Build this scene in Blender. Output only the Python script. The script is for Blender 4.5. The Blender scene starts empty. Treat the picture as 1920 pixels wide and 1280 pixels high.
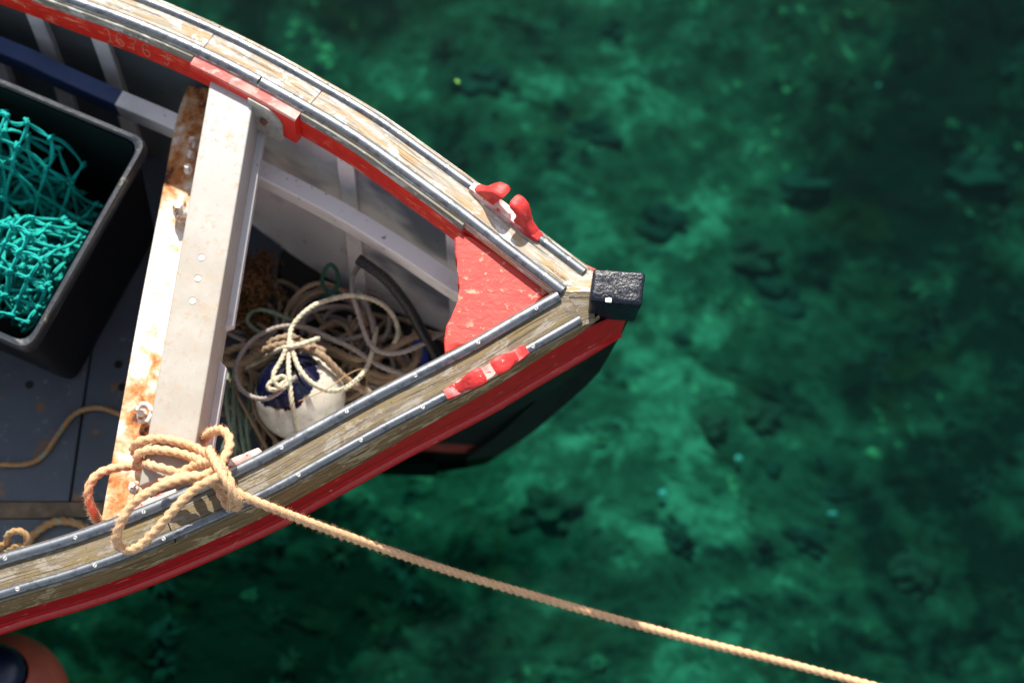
import bpy, bmesh, math, random
from mathutils import Vector, Matrix, noise
R = math.radians
random.seed(7)
sc = bpy.context.scene
C = sc.collection

# ------------------------------------------------------------------ camera, world, sun
PITCH = R(18.6); FPX = 3000.0; DIST = 3.0; ZG = 0.75
CAM = Vector((0, -DIST*math.sin(PITCH), ZG + DIST*math.cos(PITCH)))
cd = bpy.data.cameras.new('camera'); cam = bpy.data.objects.new('camera', cd); C.objects.link(cam)
cam.location = CAM; cam.rotation_euler = (PITCH, 0, 0)
cd.sensor_width = 36; cd.lens = 36*FPX/1920; cd.clip_end = 400; cd.clip_start = .05
cd.dof.use_dof = True; cd.dof.focus_distance = 2.96; cd.dof.aperture_fstop = 1.65
sc.camera = cam

SUN_EL, SUN_AZ = R(43), R(-2)          # azimuth measured from +y towards +x
w = bpy.data.worlds.new('World'); sc.world = w; w.use_nodes = True
nt = w.node_tree; nt.nodes.clear()
sky = nt.nodes.new('ShaderNodeTexSky'); sky.sky_type = 'NISHITA'; sky.sun_disc = False
sky.sun_elevation = SUN_EL; sky.sun_rotation = SUN_AZ
sky.dust_density = .8; sky.ozone_density = .8
bg = nt.nodes.new('ShaderNodeBackground'); bg.inputs[1].default_value = .13
wo = nt.nodes.new('ShaderNodeOutputWorld')
hs = nt.nodes.new('ShaderNodeHueSaturation'); hs.inputs['Saturation'].default_value = .58; nt.links.new(sky.outputs[0], hs.inputs['Color'])
wm = nt.nodes.new('ShaderNodeMix'); wm.data_type = 'RGBA'; wm.blend_type = 'MULTIPLY'; wm.inputs[0].default_value = 1; wm.inputs[7].default_value = (1.03, 1.0, .94, 1)
nt.links.new(hs.outputs[0], wm.inputs[6]); nt.links.new(wm.outputs[2], bg.inputs[0]); nt.links.new(bg.outputs[0], wo.inputs[0])
sl = bpy.data.lights.new('sun', 'SUN'); sun = bpy.data.objects.new('sun', sl); C.objects.link(sun)
sl.energy = 4.4; sl.angle = R(.55); sl.color = (1, .95, .85)
tosun = Vector((math.sin(SUN_AZ)*math.cos(SUN_EL), math.cos(SUN_AZ)*math.cos(SUN_EL), math.sin(SUN_EL)))
sun.rotation_euler = tosun.to_track_quat('Z', 'Y').to_euler(); sun.location = tosun*20
sc.view_settings.view_transform = 'Standard'; sc.view_settings.look = 'None'
sc.view_settings.exposure = 0.9; sc.view_settings.gamma = 1
sc.render.engine = 'CYCLES'; sc.cycles.use_denoising = True
sc.cycles.max_bounces = 8; sc.cycles.transparent_max_bounces = 12
sc.cycles.caustics_reflective = False; sc.cycles.caustics_refractive = False

CP, SP = math.cos(PITCH), math.sin(PITCH)
def U(px, py, z):
    """point at height z on the sight line through a pixel of the 1920x1280 photograph"""
    dx, dy = (px-960)/FPX, (640-py)/FPX
    d = Vector((dx, dy*CP+SP, dy*SP-CP))
    return CAM + d*((z-CAM.z)/d.z)
def proj(p):
    q = p-CAM
    yc = q.y*CP+q.z*SP; zc = -q.y*SP+q.z*CP
    return 960+FPX*q.x/-zc, 640-FPX*yc/-zc

# ------------------------------------------------------------------ materials
class N:
    def __init__(s, name):
        s.m = bpy.data.materials.new(name); s.m.use_nodes = True
        s.t = s.m.node_tree; s.t.nodes.clear()
        s.out = s.t.nodes.new('ShaderNodeOutputMaterial')
        s.tc = s.t.nodes.new('ShaderNodeTexCoord')
    def n(s, typ, **kw):
        o = s.t.nodes.new('ShaderNode'+typ)
        for k, v in kw.items(): setattr(o, k, v)
        return o
    def put(s, sock, v):
        if isinstance(v, bpy.types.NodeSocket): s.t.links.new(v, sock)
        elif isinstance(v, (tuple, list)): sock.default_value = tuple(v) + ((1,) if len(v) == 3 and len(sock.default_value) == 4 else ())
        else: sock.default_value = v
    def obj(s): return s.tc.outputs['Object']
    def uv(s): return s.tc.outputs['UV']
    def scale(s, v, sx, sy, sz=1):
        m = s.n('Mapping'); s.put(m.inputs[0], v); m.inputs['Scale'].default_value = (sx, sy, sz); return m.outputs[0]
    def noise(s, v, scale, detail=4, rough=.55, dist=0.):
        o = s.n('TexNoise'); s.put(o.inputs['Vector'], v)
        o.inputs['Scale'].default_value = scale; o.inputs['Detail'].default_value = detail
        o.inputs['Roughness'].default_value = rough; o.inputs['Distortion'].default_value = dist
        return o.outputs[0]
    def voro(s, v, scale, feature='F1'):
        o = s.n('TexVoronoi', feature=feature); s.put(o.inputs['Vector'], v); o.inputs['Scale'].default_value = scale
        return o.outputs[0]
    def step(s, f, a, b):
        o = s.n('MapRange'); o.clamp = True; s.put(o.inputs[0], f); o.inputs[1].default_value = a; o.inputs[2].default_value = b
        return o.outputs[0]
    def math(s, op, a, b=0.):
        o = s.n('Math', operation=op); s.put(o.inputs[0], a); s.put(o.inputs[1], b); return o.outputs[0]
    def mix(s, f, a, b):
        o = s.n('Mix', data_type='RGBA'); s.put(o.inputs[0], f); s.put(o.inputs[6], a); s.put(o.inputs[7], b); return o.outputs[2]
    def sep(s, v):
        o = s.n('SeparateXYZ'); s.put(o.inputs[0], v); return o.outputs
    def bump(s, h, strength, dist=.002):
        o = s.n('Bump'); s.put(o.inputs['Height'], h); o.inputs['Strength'].default_value = strength; o.inputs['Distance'].default_value = dist
        return o.outputs[0]
    def bsdf(s, col, rough=.5, metal=0., nrm=None, spec=.5, coat=0.):
        b = s.n('BsdfPrincipled'); s.put(b.inputs['Base Color'], col); s.put(b.inputs['Roughness'], rough)
        s.put(b.inputs['Metallic'], metal); b.inputs['Specular IOR Level'].default_value = spec
        b.inputs['Coat Weight'].default_value = coat; b.inputs['Coat Roughness'].default_value = .12
        if nrm is not None: s.put(b.inputs['Normal'], nrm)
        s.t.links.new(b.outputs[0], s.out.inputs[0]); return b

def m_wood(name, base, pale, tan, seed, pk=.9):
    s = N(name); uv = s.uv()
    st = s.scale(uv, 6, 150); v2 = s.n('VectorMath', operation='ADD'); s.put(v2.inputs[0], uv); v2.inputs[1].default_value = (seed, seed*.3, 0)
    u = v2.outputs[0]
    grain = s.noise(s.scale(u, 9, 150), 1, 6, .72, .5)
    crack = s.noise(s.scale(u, 5, 330), 1, 3, .55, .2)
    fine = s.noise(s.scale(u, 90, 420), 1, 4, .75)
    patch = s.noise(s.scale(u, 16, 40), 1, 7, .72, .5)
    patch2 = s.noise(s.scale(u, 7, 34), 1.7, 6, .7, .4)
    blot = s.noise(s.scale(u, 70, 90), 1, 5, .75)
    c = s.mix(s.step(grain, .38, .62), tuple(x*.55 for x in base), base)
    c = s.mix(s.math('MULTIPLY', s.step(patch2, .48, .58), .8), c, tan)
    c = s.mix(s.math('MULTIPLY', s.step(patch, .53, .57), pk), c, pale)
    c = s.mix(s.math('MULTIPLY', s.step(fine, .50, .70), .45), c, tuple(x*.30 for x in base))
    c = s.mix(s.math('MULTIPLY', s.step(crack, .60, .66), .75), c, (.05, .04, .03))
    c = s.mix(s.math('MULTIPLY', s.step(blot, .63, .69), .75), c, (.06, .05, .035))
    h = s.math('SUBTRACT', s.math('ADD', s.math('MULTIPLY', grain, .6), s.math('MULTIPLY', fine, .6)), s.math('MULTIPLY', s.step(crack, .58, .66), .8))
    s.bsdf(c, .85, nrm=s.bump(h, .7, .003), spec=.2); return s.m

def m_paint(name, col, chip, under, amount=.35, rough=.42, uv=True, sc_=1., bump=.35, dark=None, coat=0., streak=True, spec=.5):
    s = N(name)
    if uv: a = s.scale(s.uv(), 14*sc_, 120*sc_) if streak else s.scale(s.uv(), 50*sc_, 50*sc_); b = s.scale(s.uv(), 40*sc_, 60*sc_)
    else: a = s.scale(s.obj(), 30*sc_, 45*sc_, 45*sc_); b = s.scale(s.obj(), 60*sc_, 60*sc_, 60*sc_)
    n1 = s.noise(a, 1, 5, .65, .4); n2 = s.noise(b, 1, 5, .65); n3 = s.noise(s.obj(), 9*sc_, 4)
    c = s.mix(s.step(n2, .3, .7), tuple(x*.8 for x in col), tuple(min(1, x*1.12) for x in col))
    chips = s.step(s.math('ADD', s.math('MULTIPLY', n1, .6), s.math('MULTIPLY', n2, .4)), .68-.22*amount, .70-.20*amount)
    chips = s.math('MULTIPLY', chips, s.step(n3, .42, .55))
    c = s.mix(s.math('MULTIPLY', chips, .8), c, chip)
    bare = s.math('MULTIPLY', s.step(n2, .71-.1*amount, .73-.1*amount), s.step(n3, .5, .56))
    c = s.mix(bare, c, under)
    if dark: c = s.mix(s.math('MULTIPLY', s.step(n3, .50, .70), .7), c, dark)
    h = s.math('ADD', n1, s.math('MULTIPLY', chips, -.5))
    s.bsdf(c, s.math('ADD', s.math('MULTIPLY', n2, .25), rough-.1), nrm=s.bump(h, bump, .003), coat=coat, spec=spec); return s.m

def m_white(name, col=(.76, .75, .72), dirt=(.30, .25, .19), amt=.5, smudge=None, grime=None):
    s = N(name); o = s.obj()
    n1 = s.noise(o, 7, 5, .6); n2 = s.noise(o, 55, 4, .6); n3 = s.noise(s.scale(o, 3.2, 3.2, 7), 1, 3, .5)
    c = s.mix(s.math('MULTIPLY', s.step(n1, .5, .75), amt), col, dirt)
    c = s.mix(s.math('MULTIPLY', s.step(n2, .66, .72), .75), c, (.05, .045, .035))
    if smudge: c = s.mix(s.math('MULTIPLY', s.step(n3, .50, .60), .85), c, smudge)
    s.bsdf(c, .48, nrm=s.bump(n2, .12, .002)); return s.m

def m_metal(name, col, rough=.36, dark=(.16, .17, .2)):
    s = N(name)
    a = s.noise(s.scale(s.uv(), 12, 500), 1, 4, .6); b = s.noise(s.obj(), 60, 5, .7); c3 = s.noise(s.obj(), 14, 4)
    c = s.mix(s.step(a, .35, .7), tuple(x*.75 for x in col), col)
    c = s.mix(s.math('MULTIPLY', s.step(b, .48, .62), .7), c, dark)
    c = s.mix(s.math('MULTIPLY', s.step(c3, .55, .7), .35), c, (.36, .365, .38))
    r = s.math('ADD', s.math('MULTIPLY', b, .35), rough-.14)
    s.bsdf(c, r, .85, nrm=s.bump(s.math('ADD', s.math('MULTIPLY', a, .4), b), .22, .001)); return s.m

def m_rust(name):
    """white painted steel with rust bleeding through"""
    s = N(name); o = s.obj()
    n1 = s.noise(o, 9, 6, .68, .6); n2 = s.noise(o, 70, 5, .7); n3 = s.noise(o, 26, 5, .7, .5)
    y = s.sep(o)[1]
    top = s.step(y, .30, .42)
    bot = s.step(y, .06, -.06)
    k = s.math('ADD', s.math('MULTIPLY', n1, .62), s.math('MULTIPLY', n3, .38))
    k = s.math('ADD', k, s.math('ADD', s.math('MULTIPLY', top, .12), s.math('MULTIPLY', bot, .07)))
    c = s.mix(s.math('MULTIPLY', s.step(k, .50, .58), .85), (.74, .71, .65), (.55, .28, .10))
    c = s.mix(s.step(k, .585, .64), c, (.42, .15, .04))
    c = s.mix(s.step(k, .655, .70), c, (.09, .03, .018))
    c = s.mix(s.math('MULTIPLY', s.step(n2, .58, .66), s.step(n1, .46, .54)), c, (.60, .30, .12))
    s.bsdf(c, .72, nrm=s.bump(s.math('ADD', n2, k), .35, .003), spec=.3); return s.m

def m_beam(name):
    s = N(name); o = s.obj()
    n1 = s.noise(o, 10, 5, .6); n2 = s.noise(o, 75, 5, .7); n3 = s.noise(o, 26, 6, .75); n4 = s.noise(o, 5, 3)
    y = s.sep(o)[1]
    c = s.mix(s.step(y, .12, .5), (.32, .28, .235), (.40, .40, .39))
    c = s.mix(s.math('MULTIPLY', s.step(n1, .45, .7), .4), c, (.47, .46, .43))
    c = s.mix(s.math('MULTIPLY', s.step(n2, .56, .64), .5), c, (.34, .22, .14))
    c = s.mix(s.math('MULTIPLY', s.step(n3, .57, .66), .55), c, (.42, .25, .13))
    c = s.mix(s.step(n3, .73, .75), c, (.12, .14, .2))
    s.bsdf(c, .6, nrm=s.bump(n2, .2, .001)); return s.m

def m_rope(name, col, dark, fleck=None, rough=.9, bright=1.25):
    s = N(name); o = s.obj()
    n1 = s.noise(o, 18, 4, .6); n2 = s.noise(o, 420, 3, .7)
    c = s.mix(s.step(n2, .35, .65), tuple(x*.6 for x in col), tuple(min(1, x*bright) for x in col))
    c = s.mix(s.math('MULTIPLY', s.step(n1, .46, .68), .6), c, dark)
    if fleck: c = s.mix(s.math('MULTIPLY', s.step(s.noise(o, 60, 3), .56, .62), .7), c, fleck)
    s.bsdf(c, rough, nrm=s.bump(n2, .5, .001), spec=.15); return s.m

def m_plain(name, col, rough=.5, var=.3, nsc=30, bump=.15, metal=0., coat=0., fleck=None, fl=(.62, .66), spec=.5, fsc=90):
    s = N(name); o = s.obj()
    n1 = s.noise(o, nsc, 5, .6); n2 = s.noise(o, fsc, 5, .7)
    c = s.mix(s.step(n1, .3, .7), tuple(x*(1-var) for x in col), tuple(min(1, x*(1+var)) for x in col))
    if fleck: c = s.mix(s.step(n2, *fl), c, fleck)
    s.bsdf(c, rough, metal, s.bump(s.math('ADD', n2, n1), bump, .003), coat=coat, spec=spec); return s.m

M = {}
M['wood'] = m_wood('weathered_gunwale_wood', (.56, .50, .42), (.74, .72, .68), (.50, .30, .13), 1.3)
M['wood_dull'] = m_wood('weathered_grey_wood', (.25, .20, .14), (.40, .37, .33), (.22, .16, .07), 4.1, .45)
M['edge_wood'] = m_wood('brown_edge_wood', (.26, .17, .08), (.40, .30, .17), (.18, .11, .05), 2.2)
M['lip'] = m_wood('grey_lip_wood', (.30, .29, .26), (.5, .49, .45), (.22, .19, .14), 6.2)
M['alu'] = m_metal('aluminium_strip', (.21, .225, .25), .40, (.06, .065, .075))
M['screw'] = m_plain('screw_metal', (.60, .59, .56), .5, .15, 80, .05, metal=.2)
M['red'] = m_paint('red_paint', (.62, .020, .009), (.75, .27, .15), (.5, .42, .33), .6)
M['red_worn'] = m_paint('worn_red_paint', (.52, .03, .03), (.78, .55, .5), (.72, .66, .6), 1.3, uv=False)
M['red_hook'] = m_paint('thick_red_paint', (.54, .034, .022), (.74, .38, .26), (.64, .50, .36), .58, rough=.5, uv=False, sc_=1.5, bump=.4, dark=(.42, .012, .008))
M['horn'] = m_paint('chipped_casting_paint', (.56, .025, .022), (.75, .4, .32), (.66, .58, .5), .35, rough=.5, uv=False, sc_=2.0, bump=.6)
M['pad_top'] = m_paint('paint_rubbed_to_white', (.62, .36, .31), (.56, .04, .03), (.54, .02, .015), 1.2, uv=False)
M['red_strake'] = m_paint('red_strake_paint', (.40, .007, .011), (.5, .16, .1), (.42, .36, .26), .42, rough=.42, coat=.05)
M['white'] = m_white('white_paint', (.87, .86, .84))
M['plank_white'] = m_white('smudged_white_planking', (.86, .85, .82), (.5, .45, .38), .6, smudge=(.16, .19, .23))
M['plank_dark'] = m_white('dark_aft_planking', (.14, .165, .17), (.10, .09, .07), .6)  # darker tone for the planking aft of the beam
M['blue'] = m_plain('blue_paint', (.040, .072, .18), .45, .25, 14, .1, fleck=(.10, .12, .05), fl=(.70, .74))
M['rust'] = m_rust('rusted_white_steel')
M['beam'] = m_beam('grey_beam_paint')
M['flange'] = m_white('chipped_white_flange', (.52, .51, .51), (.26, .19, .13), .9)
M['bolt'] = m_plain('rust_bled_bolt', (.74, .70, .64), .55, .2, 60, .4, fleck=(.40, .15, .05), fl=(.50, .58), fsc=50)
M['rustbolt'] = m_plain('rusty_bolt', (.14, .06, .035), .8, .5, 80, .5)
M['bracket'] = m_plain('grey_bracket_metal', (.34, .33, .29), .6, .3, 40, .3, fleck=(.09, .09, .06), fl=(.58, .66))
s = N('black_cap_paint'); o = s.obj(); n2 = s.noise(o, 170, 3, .65); n1 = s.noise(o, 40, 4)
chip = s.step(n1, .735, .74)
s.bsdf(s.mix(s.step(n2, .4, .7), (.004, .005, .010), (.012, .016, .034)), .30, nrm=s.bump(s.math('ADD', n2, s.math('MULTIPLY', n1, 1.5)), .4, .004), spec=.35); M['cap'] = s.m
M['chip'] = m_plain('painted_glint_white', (.8, .8, .85), .4)  # white for the highlight painted onto the stem cap
M['hull'] = m_plain('dark_hull_paint', (.006, .009, .009), .55, .3, 12, .08, spec=.2)
M['antifoul'] = m_plain('red_antifouling', (.17, .022, .014), .6, .3, 18, .2)
s = N('blue_grey_floor'); o = s.obj(); n1 = s.noise(o, 5, 5, .6); n2 = s.noise(o, 40, 5, .7); n3 = s.noise(o, 14, 4, .6)
c = s.mix(s.step(n1, .3, .7), (.042, .056, .076), (.068, .090, .120)); c = s.mix(s.math('MULTIPLY', s.step(n2, .62, .70), .7), c, (.20, .20, .2)); c = s.mix(s.math('MULTIPLY', s.step(n3, .62, .66), .8), c, (.16, .09, .04))
s.bsdf(c, .55, nrm=s.bump(n2, .2, .002)); M['floor'] = s.m
M['floor_wood'] = m_plain('dark_floor_timber', (.12, .09, .06), .8, .4, 40, .4)
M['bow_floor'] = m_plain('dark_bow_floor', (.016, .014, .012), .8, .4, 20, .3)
M['crate'] = m_plain('black_crate_plastic', (.0045, .0045, .005), .5, .4, 25, .35, fleck=(.018, .016, .012), fl=(.62, .74), spec=.2)
M['rim'] = m_plain('scuffed_crate_rim', (.012, .016, .024), .38, .4, 25, .35, fleck=(.22, .20, .16), fl=(.62, .74), fsc=38)
M['net'] = m_rope('teal_twine', (.010, .36, .31), (.006, .20, .18), rough=.7, bright=1.4)
M['brownnet'] = m_rope('brown_twine', (.16, .085, .035), (.06, .04, .02))
M['rope_tan'] = m_rope('tan_manila_rope', (.72, .44, .25), (.56, .32, .17))
M['rope_cream'] = m_rope('cream_rope', (.62, .56, .42), (.36, .31, .24), (.25, .33, .25))
M['rope_grey'] = m_rope('grey_rope', (.34, .30, .27), (.20, .17, .15))
M['rope_brown'] = m_rope('brown_rope', (.32, .23, .15), (.19, .14, .10))
M['rope_green'] = m_rope('green_rope', (.22, .30, .22), (.10, .16, .12))
M['rope_dkgreen'] = m_rope('dark_green_rope', (.03, .10, .075), (.02, .06, .05))
M['rope_floor'] = m_rope('old_orange_rope', (.40, .24, .12), (.26, .14, .06), (.2, .32, .25))
M['orange'] = m_plain('orange_plastic', (.55, .08, .02), .5)
M['bluecloth'] = m_plain('blue_plastic', (.02, .07, .5), .5)
s = N('ribbed_black_rubber'); s.bsdf((.008, .008, .009), .38); M['hose'] = s.m
M['buoy_white'] = None
M['fender'] = m_plain('salmon_vinyl', (.46, .10, .06), .5, .25, 12, .08, fleck=(.16, .05, .04), fl=(.66, .72), fsc=30)
M['navy'] = m_plain('navy_vinyl', (.006, .010, .035), .35, .3, 20, .08)
M['leaf'] = m_plain('bright_green_leaf', (.16, .45, .04), .5)
M['pebble'] = m_plain('pale_shell', (.75, .80, .72), .6)
M['number'] = m_plain('scored_red_paint', (.62, .17, .10), .6)
M['number_dark'] = m_plain('scored_groove', (.10, .012, .012), .8)

# ------------------------------------------------------------------ object helpers
def put(o, parent=None, kind=None):
    C.objects.link(o)
    if parent is not None:
        o.parent = parent
        if parent.type == 'EMPTY': o.matrix_parent_inverse = Matrix.Translation(-parent.location)
    if kind: o['kind'] = kind
    return o
def fin(name, bm, mats, parent=None, smooth=True, kind=None):
    me = bpy.data.meshes.new(name); bmesh.ops.recalc_face_normals(bm, faces=bm.faces)
    bm.to_mesh(me); bm.free()
    for m in (mats if isinstance(mats, (list, tuple)) else [mats]): me.materials.append(m)
    if smooth:
        me.shade_smooth() if smooth is True else me.set_sharp_from_angle(angle=smooth)
        if smooth is not True:
            for p in me.polygons: p.use_smooth = True
    return put(bpy.data.objects.new(name, me), parent, kind)
def empty(name, loc, parent=None):
    o = bpy.data.objects.new(name, None); o.location = loc; o.empty_display_size = .05; C.objects.link(o); return o
def tag(o, label, cat, group=None):
    o['label'] = label; o['category'] = cat
    if group: o['group'] = group
    return o
def uvl(bm): return bm.loops.layers.uv.verify()

def smooth_path(pts, step):
    """Catmull-Rom through pts, resampled evenly"""
    P = [Vector(p) for p in pts]
    if len(P) == 2: dense = [P[0].lerp(P[1], i/40) for i in range(41)]
    else:
        Q = [P[0]*2-P[1]] + P + [P[-1]*2-P[-2]]; dense = []
        for i in range(1, len(Q)-2):
            a, b, c, d = Q[i-1:i+3]
            for k in range(16):
                t = k/16
                dense.append(.5*((2*b)+(c-a)*t+(2*a-5*b+4*c-d)*t*t+(3*b-a-3*c+d)*t**3))
        dense.append(P[-1])
    L = [0]
    for i in range(1, len(dense)): L.append(L[-1]+(dense[i]-dense[i-1]).length)
    n = max(2, int(L[-1]/step)); out = []; j = 0
    for i in range(n+1):
        s_ = L[-1]*i/n
        while j < len(L)-2 and L[j+1] < s_: j += 1
        f = (s_-L[j])/max(1e-9, L[j+1]-L[j]); out.append(dense[j].lerp(dense[j+1], min(1, f)))
    return out

def tube(bm, path, rad, n=10, prof=None, cap=True, twist=0., mi=0):
    """tube along path; rad float or f(i,len); prof(phi, s) multiplies the radius"""
    uv = uvl(bm); m = len(path); T = []
    for i in range(m): T.append((path[min(m-1, i+1)]-path[max(0, i-1)]).normalized())
    up = Vector((0, 0, 1)) if abs(T[0].z) < .9 else Vector((1, 0, 0))
    nrm = (up-T[0]*up.dot(T[0])).normalized(); rings = []; s_ = 0; S = []
    for i in range(m):
        if i:
            s_ += (path[i]-path[i-1]).length
            nrm = (nrm-T[i]*nrm.dot(T[i])).normalized()
        b = T[i].cross(nrm); ring = []
        r = rad(i/(m-1)) if callable(rad) else rad
        for k in range(n):
            ph = 2*math.pi*k/n; q = r*(prof(ph, s_) if prof else 1)
            ring.append(bm.verts.new(path[i]+(nrm*math.cos(ph)+b*math.sin(ph))*q))
        rings.append(ring); S.append(s_)
    for i in range(m-1):
        for k in range(n):
            f = bm.faces.new((rings[i][k], rings[i][(k+1) % n], rings[i+1][(k+1) % n], rings[i+1][k])); f.material_index = mi
            for l, (u_, v_) in zip(f.loops, ((S[i], k/n), (S[i], (k+1)/n), (S[i+1], (k+1)/n), (S[i+1], k/n))): l[uv].uv = (u_, v_*.06)
    if cap:
        bm.faces.new(rings[0]).material_index = mi; bm.faces.new(rings[-1][::-1]).material_index = mi
    return rings
def rope(bm, pts, r, fuzz=0, lay=5.8, n=18, seed=0, mi=0):
    path = smooth_path(pts, r*.62)
    def prof(ph, s_):
        q = (ph-2*math.pi*s_/(lay*r)) % (2*math.pi/3)-math.pi/3
        return .5*math.cos(q)+math.sqrt(max(.0, .25-.245*math.sin(q)**2))
    def rr(t): return r*(1+.05*noise.noise(Vector((t*37, seed, 1.7))))
    rings = tube(bm, path, rr, n, prof, mi=mi)
    if fuzz:
        rnd = random.Random(seed+5); uv = uvl(bm)
        Lr = r*.62*len(path)
        for _ in range(int(fuzz*Lr)):
            i = rnd.randrange(1, len(rings)-2); k = rnd.randrange(n); v = rings[i][k].co
            out = (v-path[i]).normalized(); along = (path[i+1]-path[i]).normalized()
            d = (out+along*rnd.uniform(-1.3, 1.3)+Vector([rnd.uniform(-.6, .6) for _ in range(3)])).normalized()
            L = r*rnd.uniform(.2, .85); wv = d.cross(along).normalized()*r*.032
            a = bm.verts.new(v-out*r*.05-wv); b = bm.verts.new(v-out*r*.05+wv); c = bm.verts.new(v+d*L+out*r*.1)
            bm.faces.new((a, b, c)).material_index = mi
    return path
def prism(bm, top, bottom, mi=0):
    a = [bm.verts.new(p) for p in top]; b = [bm.verts.new(p) for p in bottom]; n = len(a)
    fs = [bm.faces.new(a), bm.faces.new(b[::-1])]
    for i in range(n): fs.append(bm.faces.new((a[i], b[i], b[(i+1) % n], a[(i+1) % n])))
    for f in fs: f.material_index = mi
    return fs
def bevel(bm, off, seg=2, edges=None):
    bmesh.ops.bevel(bm, geom=list(edges or bm.edges), offset=off, segments=seg, profile=.6, affect='EDGES', clamp_overlap=True)
def roughen(bm, amp, freq, cuts=0):
    if cuts: bmesh.ops.subdivide_edges(bm, edges=bm.edges[:], cuts=cuts, use_grid_fill=True)
    bm.normal_update()
    for v in bm.verts:
        v.co += v.normal*amp*noise.noise(v.co*freq)
def blob(bm, c, r, sub=2, squash=(1, 1, 1), amp=.0, freq=20, mi=0):
    d = bmesh.ops.create_icosphere(bm, subdivisions=sub, radius=1)
    for v in d['verts']:
        k = 1+amp*noise.noise(v.co*1.7+Vector(c)*freq)
        v.co = Vector(c)+Vector((v.co.x*squash[0], v.co.y*squash[1], v.co.z*squash[2]))*r*k
    for v in d['verts']:
        for f in v.link_faces: f.material_index = mi
def hexbolt(bm, c, axis, r, h, n=6, mi=0):
    q = Vector(axis).to_track_quat('Z', 'Y')
    ring = lambda rr, z: [Vector(c)+q@Vector((rr*math.cos(2*math.pi*k/n), rr*math.sin(2*math.pi*k/n), z)) for k in range(n)]
    prism(bm, ring(r*.9, h), ring(r, 0), mi)

DS = .0025
class Edge:
    """a gunwale line with outboard / up frames, tilted outboard"""
    def __init__(s, pts, ref_side, tilt):
        s.p = smooth_path(pts, DS); m = len(s.p); s.n = []; s.u = []; s.t = []
        for i in range(m):
            t = (s.p[min(m-1, i+6)]-s.p[max(0, i-6)]); t.z = 0; t.normalize()
            n = Vector((t.y, -t.x, 0))
            if n.y*ref_side < 0: n = -n
            s.t.append(t); s.n.append(n*math.cos(tilt)-Vector((0, 0, 1))*math.sin(tilt))
            s.u.append(Vector((0, 0, 1))*math.cos(tilt)+n*math.sin(tilt))
        s.px = [proj(p)[0] for p in s.p]
    def ix(s, px): return min(range(len(s.p)), key=lambda i: abs(s.px[i]-px))
    def at(s, i, a, b): return s.p[i]+s.n[i]*a+s.u[i]*b
    def line(s, a, b, i0=0, i1=None): return [s.at(i, a, b) for i in range(i0, len(s.p) if i1 is None else i1+1)]
    def sweep(s, bm, prof, i0=0, i1=None, mi=0, f=None, cap=True, voff=0.):
        i1 = len(s.p)-1 if i1 is None else i1
        loft(bm, [[s.at(i, *(f(i, a, b) if f else (a, b))) for a, b in prof] for i in range(i0, i1+1)], mi, cap, voff)
def loft(bm, secs, mi=0, cap=True, voff=0., closed=True, mis=None):
    uv = uvl(bm); rings = [[bm.verts.new(p) for p in sct] for sct in secs]; n = len(secs[0]); s_ = 0
    per = [0]
    for k in range(n): per.append(per[-1]+(secs[0][(k+1) % n]-secs[0][k]).length)
    for i in range(len(rings)-1):
        ds = (secs[i+1][0]-secs[i][0]).length
        for k in range(n if closed else n-1):
            f = bm.faces.new((rings[i][k], rings[i][(k+1) % n], rings[i+1][(k+1) % n], rings[i+1][k]))
            f.material_index = mis[k] if mis else mi
            for l, q in zip(f.loops, ((s_, per[k]), (s_, per[k+1]), (s_+ds, per[k+1]), (s_+ds, per[k]))): l[uv].uv = (q[0]+voff, q[1]+voff*.37)
        s_ += ds
    if cap and closed: bm.faces.new(rings[0]).material_index = mi; bm.faces.new(rings[-1][::-1]).material_index = mi
    return rings

# ------------------------------------------------------------------ setting: seabed, water
bm = bmesh.new()
ZW = -.42          # water level
def bed_z(x, y):
    v = Vector((x, y, 0))
    z = -1.42+.10*noise.noise(v*1.1)+.05*noise.noise(v*3.1+Vector((5, 2, 0)))+.025*noise.noise(v*8)
    t = min(1, max(0, (y+.35)/1.5)); t = t*t*(3-2*t)
    return z+.16-.20*t-.16*max(0, x-.3)
NX = 190; rows = []
for j in range(NX+1):
    row = []
    for i in range(NX+1):
        def mp(k): q = (k/NX-.5)*2; return 2.6*q+57*q**9
        x, y = mp(i), mp(j)+.6; row.append(bm.verts.new((x, y, bed_z(max(-3, min(3, x)), max(-3, min(3, y))))))
    rows.append(row)
for j in range(NX):
    for i in range(NX): bm.faces.new((rows[j][i], rows[j][i+1], rows[j+1][i+1], rows[j+1][i]))
s = N('green_seabed'); o = s.obj()
n1 = s.noise(o, 1.7, 5, .58, .5); n2 = s.noise(o, 4.6, 4, .58, .6); n3 = s.noise(o, 15, 3, .6, .4); n4 = s.noise(o, .85, 3); n5 = s.noise(o, 3.3, 4, .6, .5)
k = s.math('ADD', s.math('MULTIPLY', n1, .46), s.math('ADD', s.math('MULTIPLY', n2, .34), s.math('MULTIPLY', n3, .20)))
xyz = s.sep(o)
edge = s.math('ADD', s.math('MULTIPLY', s.step(xyz[0], .55, 1.5), .10), s.math('MULTIPLY', s.step(n4, .40, .60), .05))  # rim darkening painted into the bed colour, like lens falloff; plus random patches
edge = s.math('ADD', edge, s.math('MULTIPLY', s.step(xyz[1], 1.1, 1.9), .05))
edge = s.math('ADD', edge, s.math('MULTIPLY', s.math('MULTIPLY', s.step(xyz[1], .35, -.15), s.step(xyz[0], .6, -.2)), .10))  # lower left darkened in colour to stand in for the boat's shade
edge = s.math('ADD', edge, s.math('MULTIPLY', s.math('MULTIPLY', s.step(xyz[1], 1.3, 2.0), s.step(xyz[0], .3, -.6)), .05))
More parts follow.
